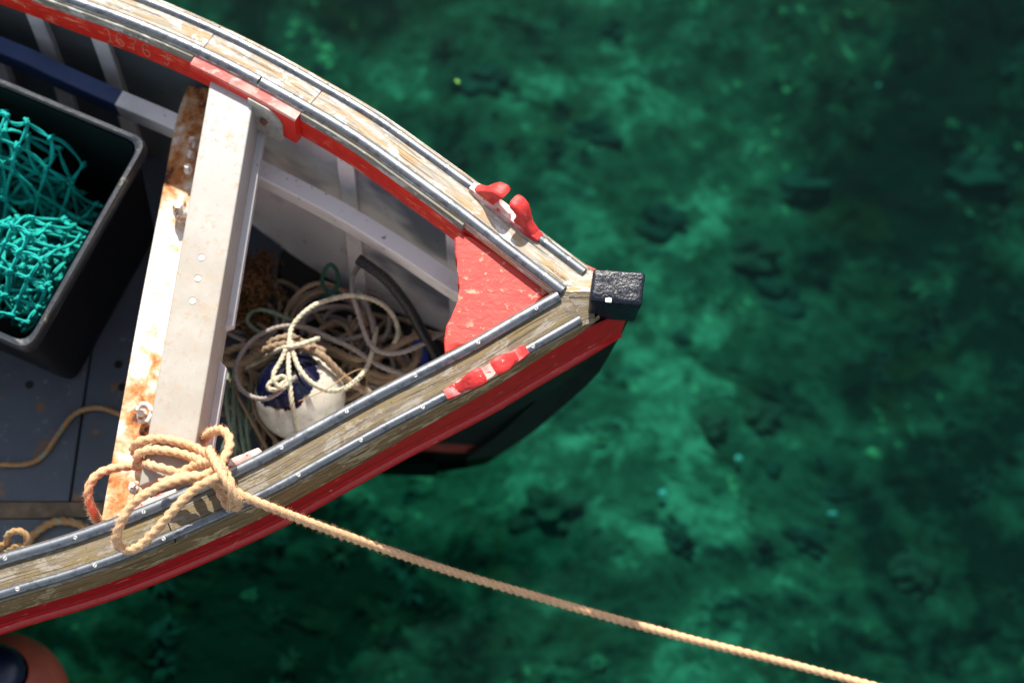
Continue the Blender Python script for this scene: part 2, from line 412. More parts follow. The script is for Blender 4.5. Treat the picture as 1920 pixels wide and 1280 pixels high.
k = s.math('ADD', s.math('SUBTRACT', k, edge), s.math('MULTIPLY', s.math('MULTIPLY', s.step(xyz[0], -.5, .15), s.step(xyz[0], 1.35, .6)), .035))  # middle of the bed lightened in colour against the painted dark rim
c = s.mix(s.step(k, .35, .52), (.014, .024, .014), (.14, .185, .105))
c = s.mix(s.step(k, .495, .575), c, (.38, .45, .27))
c = s.mix(s.math('MULTIPLY', s.step(n5, .56, .66), .7), c, (.09, .06, .025))
c = s.mix(s.math('MULTIPLY', s.step(n3, .62, .70), s.step(n1, .5, .58)), c, (.50, .55, .24))
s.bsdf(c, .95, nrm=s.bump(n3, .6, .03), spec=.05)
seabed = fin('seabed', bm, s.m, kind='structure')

s = N('clear_green_water'); o = s.obj()
wv = s.math('ADD', s.noise(o, 3.2, 3, .5, .3), s.math('MULTIPLY', s.noise(o, 11, 3, .5, .3), .35))
bn = s.bump(wv, .18, .05)
tr = s.n('BsdfTransparent'); tr.inputs[0].default_value = (.17, .565, .545, 1)
df = s.n('BsdfDiffuse'); df.inputs[0].default_value = (.004, .10, .085, 1)
gl = s.n('BsdfGlossy'); gl.inputs[0].default_value = (.25, .32, .32, 1); gl.inputs['Roughness'].default_value = .05; s.put(gl.inputs['Normal'], bn)
fr = s.n('Fresnel'); fr.inputs[0].default_value = 1.33; s.put(fr.inputs['Normal'], bn)
m1 = s.n('MixShader'); m1.inputs[0].default_value = .02; s.t.links.new(tr.outputs[0], m1.inputs[1]); s.t.links.new(df.outputs[0], m1.inputs[2])
m2 = s.n('MixShader'); s.t.links.new(fr.outputs[0], m2.inputs[0]); s.t.links.new(m1.outputs[0], m2.inputs[1]); s.t.links.new(gl.outputs[0], m2.inputs[2])
s.t.links.new(m2.outputs[0], s.out.inputs[0])
bm = bmesh.new(); q = [bm.verts.new(p) for p in [(a, b, ZW) for a, b in ((-58, -58), (58, -58), (58, 58), (-58, 58))]]; bm.faces.new(q)
water = fin('water', bm, s.m, kind='structure', smooth=False)

# weed tufts and stones on the bottom (uncountable growth: stuff)
def weed(name, mat, N_, seed, r0, r1, leafy):
    bm = bmesh.new(); rnd = random.Random(seed); made = 0
    while made < N_:
        x, y = rnd.uniform(-1.9, 2.4), rnd.uniform(-1.0, 2.0)
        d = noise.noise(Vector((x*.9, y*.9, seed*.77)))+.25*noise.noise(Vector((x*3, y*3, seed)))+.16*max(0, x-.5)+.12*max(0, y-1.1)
        if d < rnd.uniform(.0, .4): continue
        made += 1; z = bed_z(x, y); rad = rnd.uniform(r0, r1)
        for k in range(rnd.randint(22, 36)):
            a = rnd.uniform(0, 6.28); L = rad*rnd.uniform(.5, 1.25); wd = rad*rnd.uniform(.04, .12)*leafy
            d1 = Vector((math.cos(a), math.sin(a), 0)); sd = Vector((-d1.y, d1.x, 0))*wd
            h = rad*rnd.uniform(.2, .9); b0 = Vector((x, y, z))+d1*rad*.1
            p1 = b0+d1*L*.5+Vector((0, 0, h)); p2 = b0+d1*L+Vector((0, 0, h*rnd.uniform(.1, .9)))
            vs = [bm.verts.new(p) for p in (b0-sd*.3, b0+sd*.3, p1+sd, p1-sd, p2+sd*.4, p2-sd*.4)]
            bm.faces.new((vs[0], vs[1], vs[2], vs[3])); bm.faces.new((vs[3], vs[2], vs[4], vs[5]))
    return fin(name, bm, mat, kind='stuff')
M['weed_dark'] = m_plain('dark_weed', (.035, .058, .034), .8, .5, 8, .1)
M['weed_brown'] = m_plain('brown_weed', (.085, .062, .03), .8, .5, 8, .1)
M['sand'] = m_plain('pale_sand', (.40, .46, .27), .95, .3, 10, .2)
M['weed_pale'] = m_plain('pale_green_weed', (.24, .28, .14), .8, .5, 8, .1)
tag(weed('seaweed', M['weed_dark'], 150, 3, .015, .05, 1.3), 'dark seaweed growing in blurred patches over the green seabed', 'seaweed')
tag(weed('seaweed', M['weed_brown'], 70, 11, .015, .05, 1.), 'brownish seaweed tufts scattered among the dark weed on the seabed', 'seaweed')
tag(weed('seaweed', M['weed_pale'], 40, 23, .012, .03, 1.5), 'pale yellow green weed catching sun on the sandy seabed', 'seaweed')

def bed_at(px, py):
    z = -1.4
    for _ in range(4):
        p = U(px, py, z); z = bed_z(p.x, p.y)
    return p
rocks = []
for i, (px, py, r) in enumerate(((1415, 790, .075), (1440, 880, .04), (1560, 930, .05), (1425, 1020, .045), (1500, 1015, .075), (1265, 1020, .06), (1330, 800, .06), (1270, 640, .035), (1450, 560, .10), (1400, 480, .11), (1240, 420, .10), (1820, 330, .14), (1020, 960, .09), (1110, 250, .08), (900, 150, .09), (1700, 1080, .09), (1500, 350, .09))):
    p = bed_at(px, py); b_ = bmesh.new(); blob(b_, p-Vector((0, 0, r*.05)), r*.8, 4, (1.1, .8, .45), .95, 9+i)
    ro = fin('sunken_rock', b_, M['weed_dark'] if i % 3 else M['weed_brown'])
    rocks.append(ro)
RL = ['dark sunken stone right of the hull, largest of the scattered stones below the stem', 'small dark sunken stone just below the largest scattered stone', 'dark sunken stone directly above the small white crescent shell', 'small dark oval sunken stone left of a longer dark stone', 'long dark sunken stone below the small white crescent shell', 'dark sunken stone low in the pale patch above the rope', 'brownish elongated sunken stone left of the largest scattered stone', 'small sunken stone nearest to the right of the black stem cap', 'wide dark sunken stone right of the stem cap', 'wide dark sunken stone up and right of the stem cap', 'broad dark sunken stone right of the upper red fairlead', 'large dark sunken stone close to the right edge', 'dark sunken stone in the pale patch below the dark hull', 'dark sunken stone above the bow near the top edge', 'dark sunken stone beside the bright floating leaf', 'dark sunken stone in the lower right corner of the seabed', 'dark sunken stone in the upper right, above the bright streak']
for o_, l_ in zip(rocks, RL): tag(o_, l_, 'rock', 'sunken stones on the seabed')
PL = (('round pale pebble beside the dark stone below the stem', 1382, 865, .013), ('round pale pebble lying left of the other, in the light sandy patch', 1240, 930, .013), ('white crescent shell lying on the seabed at lower right', 1556, 968, .014), ('tiny white float of debris drifting in the upper right water', 1644, 168, .007))
for i, (l_, px, py, r) in enumerate(PL):
    p = bed_at(px, py); b_ = bmesh.new(); blob(b_, p+Vector((0, 0, r*.5+.03)), r, 2, (1.4 if i == 2 else 1, .7 if i > 1 else 1, .6), .25, 7)
    tag(fin('shell' if i == 2 else ('pebble' if i < 2 else 'debris'), b_, M['pebble']), l_, 'shell' if i == 2 else ('pebble' if i < 2 else 'debris'))
bm = bmesh.new(); p = U(858, 153, ZW+.004)
lf = [bm.verts.new(p+Vector((a, b, c_))) for a, b, c_ in ((-.008, .004, 0), (-.002, .005, .003), (.007, -.003, .001), (.001, -.006, .002))]
bm.faces.new(lf); tag(fin('leaf', bm, M['leaf']), 'small bright green leaf floating near the upper gunwale', 'leaf')

# ------------------------------------------------------------------ the boat
boat = empty('fishing_boat', Vector((-.9, .1, -.25)))
tag(boat, 'small open fishing boat with red inwales, worn wooden gunwales and black stem cap', 'boat')
ZT = .762
up_px = [(-900, -300), (-350, -160), (-150, -102), (0, -50), (135, 0), (250, 42), (367, 92), (470, 143), (573, 200), (670, 258), (780, 336), (870, 402), (960, 472), (1060, 548)]
lo_px = [(-900, 1330), (-350, 1158), (-150, 1098), (0, 1050), (110, 1018), (219, 980), (340, 930), (475, 868), (590, 805), (700, 745), (780, 704), (880, 652), (960, 605), (1060, 548)]
TILT = R(10)
UE = Edge([U(x, y, ZT) for x, y in up_px], +1, TILT)
LE = Edge([U(x, y, ZT) for x, y in lo_px], -1, TILT)
SX, SY = UE.p[-1].x, UE.p[-1].y
wood_prof = [(-.0115, -.022), (-.0115, -.001), (-.010, 0), (.0715, 0), (.0725, -.0015), (.0725, -.022)]
def splits(E, pxs): 
    ii = [0]+[E.ix(x) for x in pxs]+[len(E.p)-1]; return list(zip(ii[:-1], ii[1:]))
STEMFRONT = Vector((.218, SY, 0))
def clipnose(E):
    """keep the boards from crossing the centre line at the stem"""
    sgn = 1 if E is UE else -1
    def f(i, a, b):
        p = E.at(i, a, b)
        lim = SY+sgn*.001
        if (p.y-lim)*sgn < 0:
            k = (lim-p.y)/(E.n[i].y); return a+k, b
        return a, b
    return f
# boards of the gunwale
for E, seams, mat, tones in ((UE, (375, 575), M['wood'], 0), (LE, (300,), M['wood_dull'], 3)):
    for j, (a, b) in enumerate(splits(E, seams)):
        bm = bmesh.new()
        E.sweep(bm, wood_prof, a if a == 0 else a+1, b, f=clipnose(E), voff=j*1.7+tones)
        # the last bit out to the stem cap
        if b == len(E.p)-1:
            sgn = 1 if E is UE else -1
            e = [E.at(b, *clipnose(E)(b, *q)) for q in wood_prof]
            loft(bm, [e, [Vector((max(p.x, SX+.055), SY+(p.y-SY)*.88 if abs(p.y-SY) > .002 else p.y, p.z)) for p in e]], voff=3)
        o = fin('gunwale_board', bm, mat, boat, smooth=R(35))
# brown bevelled bead outside the boards
bead = [(.073, -.001), (.0765, -.004), (.089, -.027), (.0935, -.036), (.073, -.036)]
stem_pt = lambda sgn, a, z: Vector((.222, SY+sgn*a, z))
def outer_ext(E, secs, sgn):
    e = secs[-1]
    for t in (.35, .7, 1.):
        secs.append([p.lerp(Vector((.200, SY+sgn*(.036 if True else 0), p.z)), t) for p in e])
    return secs
for E, mt in ((UE, M['wood']), (LE, M['edge_wood'])):
    sgn = 1 if E is UE else -1; gb = lambda i: 1-.62*min(1, max(0, (E.px[i]-640)/380))
    secs = [[E.at(i, .073+(a-.073)*gb(i), b*gb(i)) for a, b in bead] for i in range(len(E.p)-6)]
    secs.append([Vector((.165+(p.x-secs[-1][0].x)*.5, SY+sgn*.040+(p.y-secs[-1][0].y)*.5, p.z)) for p in secs[-1]])
    bm = bmesh.new(); loft(bm, secs, voff=2)
    fin('edge_bead', bm, mt, boat, smooth=R(35))
# aluminium half-round strips with screws
def strip(E, a, r, i0, i1, spacing, first, tilt_drop=0):
    prof = [(a+r*math.cos(t), .0004+r*.78*math.sin(t)) for t in [math.pi*k/9 for k in range(10)]]
    bm = bmesh.new(); E.sweep(bm, prof, i0, i1, voff=a*9)
    o = fin('metal_strip', bm, M['alu'], boat, smooth=R(50))
    L = first; acc = 0
    for i in range(i0+1, i1-1):
        acc += (E.p[i]-E.p[i-1]).length
        if acc >= L and -60 < E.px[i] < 1140:
            L += spacing*random.uniform(.93, 1.07); acc_ = acc
            c = E.at(i, a, r*.70+random.uniform(-.0003, .0004)); bm = bmesh.new(); q = E.u[i].to_track_quat('Z', 'Y')
            ang = random.uniform(0, 3.1)
            ring = lambda rr, z: [c+q@Vector((rr*math.cos(2*math.pi*k/14), rr*math.sin(2*math.pi*k/14), z)) for k in range(14)]
            prism(bm, ring(.0035, .0014), ring(.0041, 0), 0)
            d = Vector((math.cos(ang), math.sin(ang), 0)); e = Vector((-d.y, d.x, 0))
            prism(bm, [c+q@(d*x_*.0031+e*y_*.0007+Vector((0, 0, .0016))) for x_, y_ in ((-1, -1), (1, -1), (1, 1), (-1, 1))],
                  [c+q@(d*x_*.0031+e*y_*.0007+Vector((0, 0, .0010))) for x_, y_ in ((-1, -1), (1, -1), (1, 1), (-1, 1))], 1)
            fin('screw', bm, [M['screw'], M['rustbolt']], o, smooth=False)
    return o
nU, nL = len(UE.p)-1, len(LE.p)-1
j = UE.ix(488)
strip(UE, 0, .0108, 0, j-1, .125, .06); strip(UE, 0, .0108, j+1, nU-2, .125, .07)
strip(LE, 0, .0108, 0, nL-6, .135, .03)
uo = lambda px: UE.ix(px)
def ixo(E, px, a):   # index whose point at offset a lies at px
    return min(range(len(E.p)), key=lambda i: abs(proj(E.at(i, a, 0))[0]-px))
OA = .0585
ua, ub = ixo(UE, 884, OA), ixo(UE, 1012, OA)
la, lb = ixo(LE, 836, OA), ixo(LE, 988, OA)
strip(UE, OA, .0092, 0, ua, .115, .02); strip(UE, OA, .0092, ub, ixo(UE, 1108, OA), .06, .012)
strip(LE, OA, .0085, 0, la, .128, .09); strip(LE, OA, .0085, lb, ixo(LE, 1088, OA), .5, .012)
# inwales
inw = [(-.0145, -.086), (-.0155, -.082), (-.0155, -.026), (-.0145, -.0225), (.012, -.0225), (.012, -.086)]
for E in (UE, LE):
    bm = bmesh.new(); E.sweep(bm, inw if E is UE else [(a+.0055 if a < 0 else a, b) for a, b in inw], 0, len(E.p)-19); o = fin('inwale', bm, M['red'], boat, smooth=R(35))
    if E is UE: inwale_u = o
# grey lip strip under the inner metal strip (aft and forward of the pad)
pad0, pad1 = UE.ix(372), UE.ix(572)
for a, b in ((0, pad0-1), (pad1+1, UE.ix(880))):
    bm = bmesh.new(); UE.sweep(bm, [(-.020, -.022), (-.0185, -.0035), (-.0118, -.0035), (-.0118, -.022)], a, b, voff=b*.01)
    fin('lip_strip', bm, M['lip'], boat, smooth=R(35))
# red pad and bracket where the beam meets the inwale
bm = bmesh.new()
pp = [(-.0345, -.088), (-.0345, -.013), (-.032, -.0085), (-.0118, -.004), (-.0118, -.0224), (-.0157, -.0224), (-.0157, -.092)]
pb = UE.ix(505)
loft(bm, [[UE.at(i, a, b if b > -.03 or i > pb else -.032) for a, b in pp] for i in range(pad0, pad1+1)], mis=[0, 1, 1, 0, 0, 0, 0])
pad = fin('mounting_pad', bm, [M['red'], M['pad_top']], boat, smooth=R(35)); pad['label'] = 'worn red mounting block with paint rubbed to white'
b0, b1 = UE.ix(484), UE.ix(548)
i_list = list(range(b0, b1+1)); bm = bmesh.new(); secs = []
for i in i_list:
    f = (i-b0)/(b1-b0); topb = -.016-.030*max(0, (f-.55)/.45)**2
    secs.append([UE.at(i, -.039, topb), UE.at(i, -.035, topb), UE.at(i, -.035, -.108), UE.at(i, -.039, -.108)])
loft(bm, secs); brk = fin('beam_bracket', bm, M['bracket'], boat, smooth=R(35))
bm = bmesh.new(); i = UE.ix(515); hexbolt(bm, UE.at(i, -.039, -.062), -UE.n[i], .009, .007); fin('bolt', bm, M['rustbolt'], brk, smooth=False)
# carved number on the inwale
digits = {'1': [[(.1, .85), (.5, 1), (.5, 0)], [(.2, 0), (.8, 0)]], '6': [[(.85, .9), (.5, 1), (.2, .75), (.1, .4), (.25, .05), (.6, 0), (.85, .2), (.8, .42), (.5, .52), (.2, .4)]],
          '7': [[(.05, .95), (.9, .95), (.5, .4), (.4, 0)]], '3': [[(.15, .95), (.6, 1), (.8, .75), (.45, .52), (.85, .3), (.6, 0), (.15, .05)]]}
for ch, px in (('1', 196), ('6', 217), ('7', 243), ('6', 268), ('3', 304)):
    bm = bmesh.new(); i0 = UE.ix(px+8); wdt, hgt = .020, .040
    for st in digits[ch]:
        for off, mi, rr in ((0, 0, .0014), (.0019, 1, .0010)):
            pts = []
            for x_, y_ in smooth_path([Vector((a, b, 0)) for a, b in st], .12) and [(v.x, v.y) for v in smooth_path([Vector((a, b, 0)) for a, b in st], .12)]:
                k = max(0, min(len(UE.p)-1, i0+int(round((x_-.5)*wdt/DS)))); fr = (x_-.5)*wdt/DS-int(round((x_-.5)*wdt/DS))
                pts.append(UE.at(k, -.0156, -.074+y_*hgt-off)+UE.t[k]*(fr*DS if (UE.p[-1]-UE.p[0]).dot(UE.t[k]) > 0 else -fr*DS))
            tube(bm, pts, rr, 5, mi=mi)
    fin('carved_digit', bm, [M['number'], M['number_dark']], inwale_u)

# hull --------------------------------------------------------------
def stem_x(z):
    pts = [(.80, .222), (.60, .212), (.45, .195), (.267, .172), (.10, .125), (-.16, .05), (-.35, -.02), (-.515, -.085), (-.58, -.22)]
    for (z0, x0), (z1, x1) in zip(pts, pts[1:]):
        if z >= z1: return x0+(x1-x0)*(z0-z)/(z0-z1)
    return pts[-1][1]
def side_curve(E, a):
    L = [(p.x, p.y) for p in E.line(a, -.15)] + [(.212, SY)]
    L.sort(); return L
cU, cL = side_curve(UE, .098), side_curve(LE, .098)
def interp(L, x):
    if x <= L[0][0]: return L[0][1]
    for (x0, y0), (x1, y1) in zip(L, L[1:]):
        if x <= x1: return y0+(y1-y0)*(x-x0)/max(1e-6, x1-x0)
    return L[-1][1]
def yc(x): 
    t = min(1, max(0, (.2-x)/1.2)); return SY+(.5*(interp(cU, -1.)+interp(cL, -1.))-SY)*t
RZ = [(.66, 1, 1), (.5, .87, .97), (.35, .72, .93), (.2, .56, .87), (.08, .44, .80), (-.06, .32, .70), (-.2, .22, .56), (-.34, .13, .38), (-.46, .06, .18), (-.58, 0, 0)]
def ratio(z, x):
    t = min(1, max(0, (-.30-x)/.6)); t = t*t*(3-2*t)
    for (z0, a0, b0), (z1, a1, b1) in zip(RZ, RZ[1:]):
        if z >= z1:
            f = (z0-z)/(z0-z1); return (a0+(a1-a0)*f)*(1-t)+(b0+(b1-b0)*f)*t
    return 0
def hull_pt(side, x, z, inset=0.):
    dx = stem_x(.62)-stem_x(z); L = cU if side > 0 else cL
    xs = min(x+dx, .212); h = abs(interp(L, xs)-yc(xs))*ratio(min(z, .66), x)
    return Vector((x, yc(x)+side*max(.022 if inset == 0 else 0.003, h-inset), z))
xs_aft = -2.25
for side in (1, -1):
    bm = bmesh.new(); secs = []
    for k in range(61):
        f = (k/60)**1.6; sct = []
        for z, *_ in RZ: sct.append(hull_pt(side, stem_x(z)+(xs_aft-stem_x(z))*f, z))
        secs.append(sct)
    loft(bm, secs, closed=False, mis=[0]*7+[1]*3)
    fin('hull_side', bm, [M['hull'], M['antifoul']], boat)
    # inner planking
    bm = bmesh.new(); secs = []
    zs = [.715, .66, .58, .5, .42, .35, .28, .22, .16, .10]
    for k in range(61):
        f = (k/60)**1.3
        secs.append([hull_pt(side, stem_x(z)-.05+(xs_aft-stem_x(z)+.05)*f, z, .022) for z in zs])
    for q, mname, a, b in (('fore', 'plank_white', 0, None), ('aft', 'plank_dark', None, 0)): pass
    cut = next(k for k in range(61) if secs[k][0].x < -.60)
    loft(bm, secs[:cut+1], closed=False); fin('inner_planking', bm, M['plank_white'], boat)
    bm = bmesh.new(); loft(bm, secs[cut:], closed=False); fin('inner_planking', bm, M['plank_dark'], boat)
bm = bmesh.new(); secs = []
ring = [hull_pt(1, xs_aft, z) for z, *_ in RZ]+[hull_pt(-1, xs_aft, z) for z, *_ in RZ][::-1]
bm.faces.new([bm.verts.new(p) for p in ring]); bm.faces.new([bm.verts.new(p+Vector((.03, 0, 0))) for p in ring])
fin('transom', bm, M['hull'], boat, smooth=False)
# sheer strake, red, with a bead along its lower edge
for E, sgn in ((UE, 1), (LE, -1)):
    bm = bmesh.new()
    prof = [(.080, -.0365), (.0905, -.0365), (.0985, -.070), (.1035, -.092), (.1025, -.0945), (.1055, -.098), (.108, -.116), (.1155, -.121), (.1195, -.128), (.1180, -.138), (.106, -.146), (.096, -.146)]
    m = len(E.p); iend = m-1
    while abs(E.at(iend, .098, 0).y-SY) < .085 : iend -= 1
    gb = lambda i: 1-.62*min(1, max(0, (E.px[i]-640)/380))
    secs = [[E.at(i, a if k > 1 else .0735+(a-.0735)*gb(i), b if k > 1 else b*gb(i)) for k, (a, b) in enumerate(prof)] for i in range(0, iend+1)]
    e = secs[-1]
    tip = [Vector((stem_x(.6)+.020+(a-.11)*.5+(b+.03)*.20-(.008 if b < -.13 else 0), SY+sgn*(.026+(a-.08)*.25), ZT+b*1.25+.004+(.012 if b > -.04 else 0))) for a, b in prof]
    for t in (.25, .5, .75, 1.): secs.append([p.lerp(q_, t) for p, q_ in zip(e, tip)])
    loft(bm, secs); fin('sheer_strake', bm, M['red_strake'], boat, smooth=R(40))
# stem post and cap
bm = bmesh.new(); secs = []
for z in [.72, .64, .56, .5, .4, .3, .2, .1, 0, -.1, -.2, -.3, -.4, -.5, -.58]:
    x = stem_x(z)+.012; wd = .030 if z > .55 else .024
    secs.append([Vector((x, SY-wd*.5, z)), Vector((x+.006, SY, z)), Vector((x, SY+wd*.5, z)), Vector((x-(.09 if z > -.45 else .05), SY+wd, z)), Vector((x-(.09 if z > -.45 else .05), SY-wd, z))])
loft(bm, secs); fin('stem_post', bm, M['hull'], boat, smooth=R(30))
bm = bmesh.new(); secs = []
for k in range(30):
    x = -.20+(xs_aft+.20)*k/29; y = SY+(yc(x)-SY)*min(1, max(0, (-.25-x)/.6)); zt = -.44; zb = -.584
    secs.append([Vector((x, y-.028, zt)), Vector((x, y+.028, zt)), Vector((x, y+.0255, zb)), Vector((x, y-.0255, zb))])
loft(bm, secs); fin('keel', bm, M['hull'], boat, smooth=R(30))
bm = bmesh.new()
tp = [U(x, y, .825) for x, y in ((1113, 502), (1211, 510), (1204, 571), (1105, 563))]
cc = sum(tp, Vector())/4
fs = prism(bm, tp, [Vector((cc.x+(p.x-cc.x)*.93-.004, cc.y+(p.y-cc.y)*1.0, .725)) for p in tp])
bevel(bm, .007, 3); bmesh.ops.subdivide_edges(bm, edges=[e for e in bm.edges if e.calc_length() > .03], cuts=6, use_grid_fill=True); roughen(bm, .0016, 45)
capo = fin('stem_cap', bm, M['cap'], boat, smooth=R(50))
bm = bmesh.new(); p = U(1141, 563, .8265)
bm.faces.new([bm.verts.new(p+Vector((a, b, 0))) for a, b in ((-.006, -.003), (.005, -.004), (.006, .004), (.001, .006), (-.006, .004))]); fin('painted_glint', bm, M['chip'], capo, smooth=False)  # small white patch painting a highlight onto the cap
# breasthook
bm = bmesh.new()
bh = [(852, 446), (866, 435), (885, 446), (930, 478), (980, 515), (1012, 538), (1034, 545), (1000, 570), (940, 606), (880, 640), (834, 664), (832, 640), (836, 610), (848, 588), (864, 566), (866, 548), (858, 530), (862, 505), (853, 480)]
top = [U(x, y, .742) for x, y in bh]
prism(bm, top, [p-Vector((0, 0, .05)) for p in top])
bevel(bm, .006, 3, [e for e in bm.edges if all(v.co.z > .74 for v in e.verts)])
bmesh.ops.triangulate(bm, faces=[f for f in bm.faces if len(f.verts) > 4])
bmesh.ops.subdivide_edges(bm, edges=[e for e in bm.edges if e.calc_length() > .02], cuts=3); roughen(bm, .0007, 30)
hook = fin('breasthook', bm, M['red_hook'], boat, smooth=R(28))
# ribs
def rib(side, x, z0, z1, mat):
    bm = bmesh.new(); secs = []
    for k in range(13):
        z = z0+(z1-z0)*k/12; p = hull_pt(side, x, z, .021); q_ = hull_pt(side, x, z, .052)
        a, b = hull_pt(side, x-.018, z, .021), hull_pt(side, x+.018, z, .021)
        sl_ = (b.y-a.y)/.036
        secs.append([Vector((x-.018, p.y-sl_*.018, z)), Vector((x+.018, p.y+sl_*.018, z)), Vector((x+.018, q_.y+sl_*.012, z)), Vector((x-.018, q_.y-sl_*.012, z))])
    loft(bm, secs); bevel(bm, .002, 1); return fin('rib', bm, mat, boat, smooth=R(30))
for x in (-1.45, -1.30, -1.165, -1.02, -.876, -.345, -.118):
    rib(1, x, .70, .14, M['white'])
    rib(-1, x, .70, .14, M['white'])
# stringer
st_px = [(-700, -130), (-300, -12), (0, 100), (100, 145), (200, 190), (320, 241), (400, 283), (485, 331), (560, 370), (640, 413), (740, 474), (825, 531), (868, 558)]
SE = Edge([U(x, y, .543) for x, y in st_px], 1, 0)
sp = [(0, -.056), (0, -.002), (.002, 0), (.036, 0), (.036, -.056)]
c1 = SE.ix(215)
bm = bmesh.new(); SE.sweep(bm, sp, 0, c1); o = fin('stringer', bm, M['blue'], boat, smooth=R(30)); o['label'] = 'blue painted aft stretch of the stringer'
bm = bmesh.new(); SE.sweep(bm, sp, c1, len(SE.p)-1); fin('stringer', bm, M['white'], boat, smooth=R(30))
# floor
ZF = .19
bm = bmesh.new()
def board(bm, pts, z, th=.02, mi=0): prism(bm, [U(x, y, z) for x, y in pts], [U(x, y, z)-Vector((0, 0, th)) for x, y in pts], mi)
yb0, yb1 = U(60, 941, ZF).y, U(60, 971, ZF).y
sa, sb = U(161, 725, ZF), U(131, 938, ZF); slant = (sa.x-sb.x)/(sa.y-sb.y)
def floor_piece(name, x0, x1, lo, hi, mat, z, th=.02):
    bm = bmesh.new(); secs = []
    for k in range(25):
        x = x0+(x1-x0)*k/24; yl = hull_pt(-1, x, z-.02, .03).y; yh = hull_pt(1, x, z-.02, .03).y
        if lo is not None: yl = max(yl, lo)
        if hi is not None: yh = min(yh, hi)
        if yh-yl < .004: continue
        secs.append([Vector((x+slant*(y-sb.y)*(1 if x > xs_aft+.2 else 0), y, zz)) for y, zz in ((yl, z), (yh, z), (yh, z-th), (yl, z-th))])
    loft(bm, secs); bevel(bm, .002, 1); return fin(name, bm, mat, boat, smooth=R(30))
floor_piece('floor_board', xs_aft+.03, sb.x-.0025, yb0+.001, None, M['floor'], ZF)
floor_piece('floor_board', sb.x+.0025, -.56, yb0+.001, None, M['floor'], ZF)
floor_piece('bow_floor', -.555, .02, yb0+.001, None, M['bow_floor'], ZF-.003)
floor_piece('floor_board', xs_aft+.03, .0, None, yb1-.001, M['floor'], ZF)
floor_piece('floor_beam', xs_aft+.03, -.05, yb1, yb0, M['floor_wood'], ZF+.004, .03)
for x, y in ((55, 721), (222, 683), (229, 725)):
    bm = bmesh.new(); c = U(x, y, ZF+.0012); bm.faces.new([bm.verts.new(c+Vector((.0095*math.cos(t*.5236), .0095*math.sin(t*.5236), 0))) for t in range(12)])
    fin('drain_hole', bm, M['hose'], boat, smooth=False)

# beam (thwart) with flange plate
ZB = .738
BL, BR_, TR_, TL_ = (260, 912), (360, 872), (476, 181), (396, 141)
bm = bmesh.new(); tpz = [U(x, y, ZB) for x, y in (BL, BR_, TR_, TL_)]
prism(bm, tpz, [p-Vector((0, 0, .11)) for p in tpz]); bevel(bm, .0035, 3)
bmesh.ops.subdivide_edges(bm, edges=[e for e in bm.edges if e.calc_length() > .2], cuts=10, use_grid_fill=True)
beam = fin('thwart_beam', bm, M['beam'], boat, smooth=R(40))
bm = bmesh.new()
for k, (x, y) in enumerate(((378, 483), (371, 522), (361, 564))):
    bm = bmesh.new(); c = U(x, y, ZB+.0006); 
    prism(bm, [c+Vector((.0063*math.cos(t*.3927), .0063*math.sin(t*.3927), .0007)) for t in range(16)], [c+Vector((.0066*math.cos(t*.3927), .0066*math.sin(t*.3927), -.002)) for t in range(16)], 0)
    prism(bm, [c+Vector((-.0004+.0066*math.cos(t*.3927), .0016+.0066*math.sin(t*.3927), .0003)) for t in range(16)], [c+Vector((.0072*math.cos(t*.3927), .0012+.0072*math.sin(t*.3927), -.002)) for t in range(16)], 1)
    fin('plug', bm, [M['pebble'], M['rustbolt']], beam, smooth=False)
def along(f, side, off, z):   # point along the beam's right (1) / left (0) lower edge
    a, b = (tpz[2], tpz[1]) if side else (tpz[3], tpz[0])
    p = a.lerp(b, f); d = (b-a).normalized(); n = Vector((-d.y, d.x, 0))*(1 if side else -1)
    if (n.x > 0) != bool(side): n = -n
    return Vector((p.x, p.y, 0))+n*off+Vector((0, 0, z))
for f0, f1 in ((.02, .61), (.69, .97)):
    bm = bmesh.new(); pts = [(f0, 0), (f1-.005, 0), (f1, .004)] ; tpp = [along(f0, 1, -.004, ZB-.088), along(f1, 1, -.004, ZB-.088), along(f1-.012, 1, .014, ZB-.088), along(f0+(.02 if f0 > .5 else 0), 1, .014, ZB-.088)]
    prism(bm, tpp, [p-Vector((0, 0, .02)) for p in tpp]); bevel(bm, .002, 1); fin('beam_flange', bm, M['flange'], beam, smooth=R(30))
# rusted plate left of the beam
ZP = .553
bm = bmesh.new()
lx = [(352, 160), (330, 225), (298, 392), (258, 598), (210, 862), (190, 975)]
rx = [(412, 168), (400, 240), (384, 392), (345, 598), (298, 862), (284, 985)]
a = smooth_path([U(x, y, ZP) for x, y in lx], .03); b = smooth_path([U(x, y, ZP) for x, y in rx], .03); n_ = min(len(a), len(b))
secs = []
for i in range(n_):
    p, q_ = a[int(i*(len(a)-1)/(n_-1))], b[int(i*(len(b)-1)/(n_-1))]
    secs.append([p, q_, q_-Vector((0, 0, .08)), p-Vector((0, 0, .006)), ])
loft(bm, secs); bevel(bm, .0015, 1); plate = fin('side_plate', bm, M['rust'], boat, smooth=R(30)); plate['label'] = 'white plate streaked with rust alongside the beam'
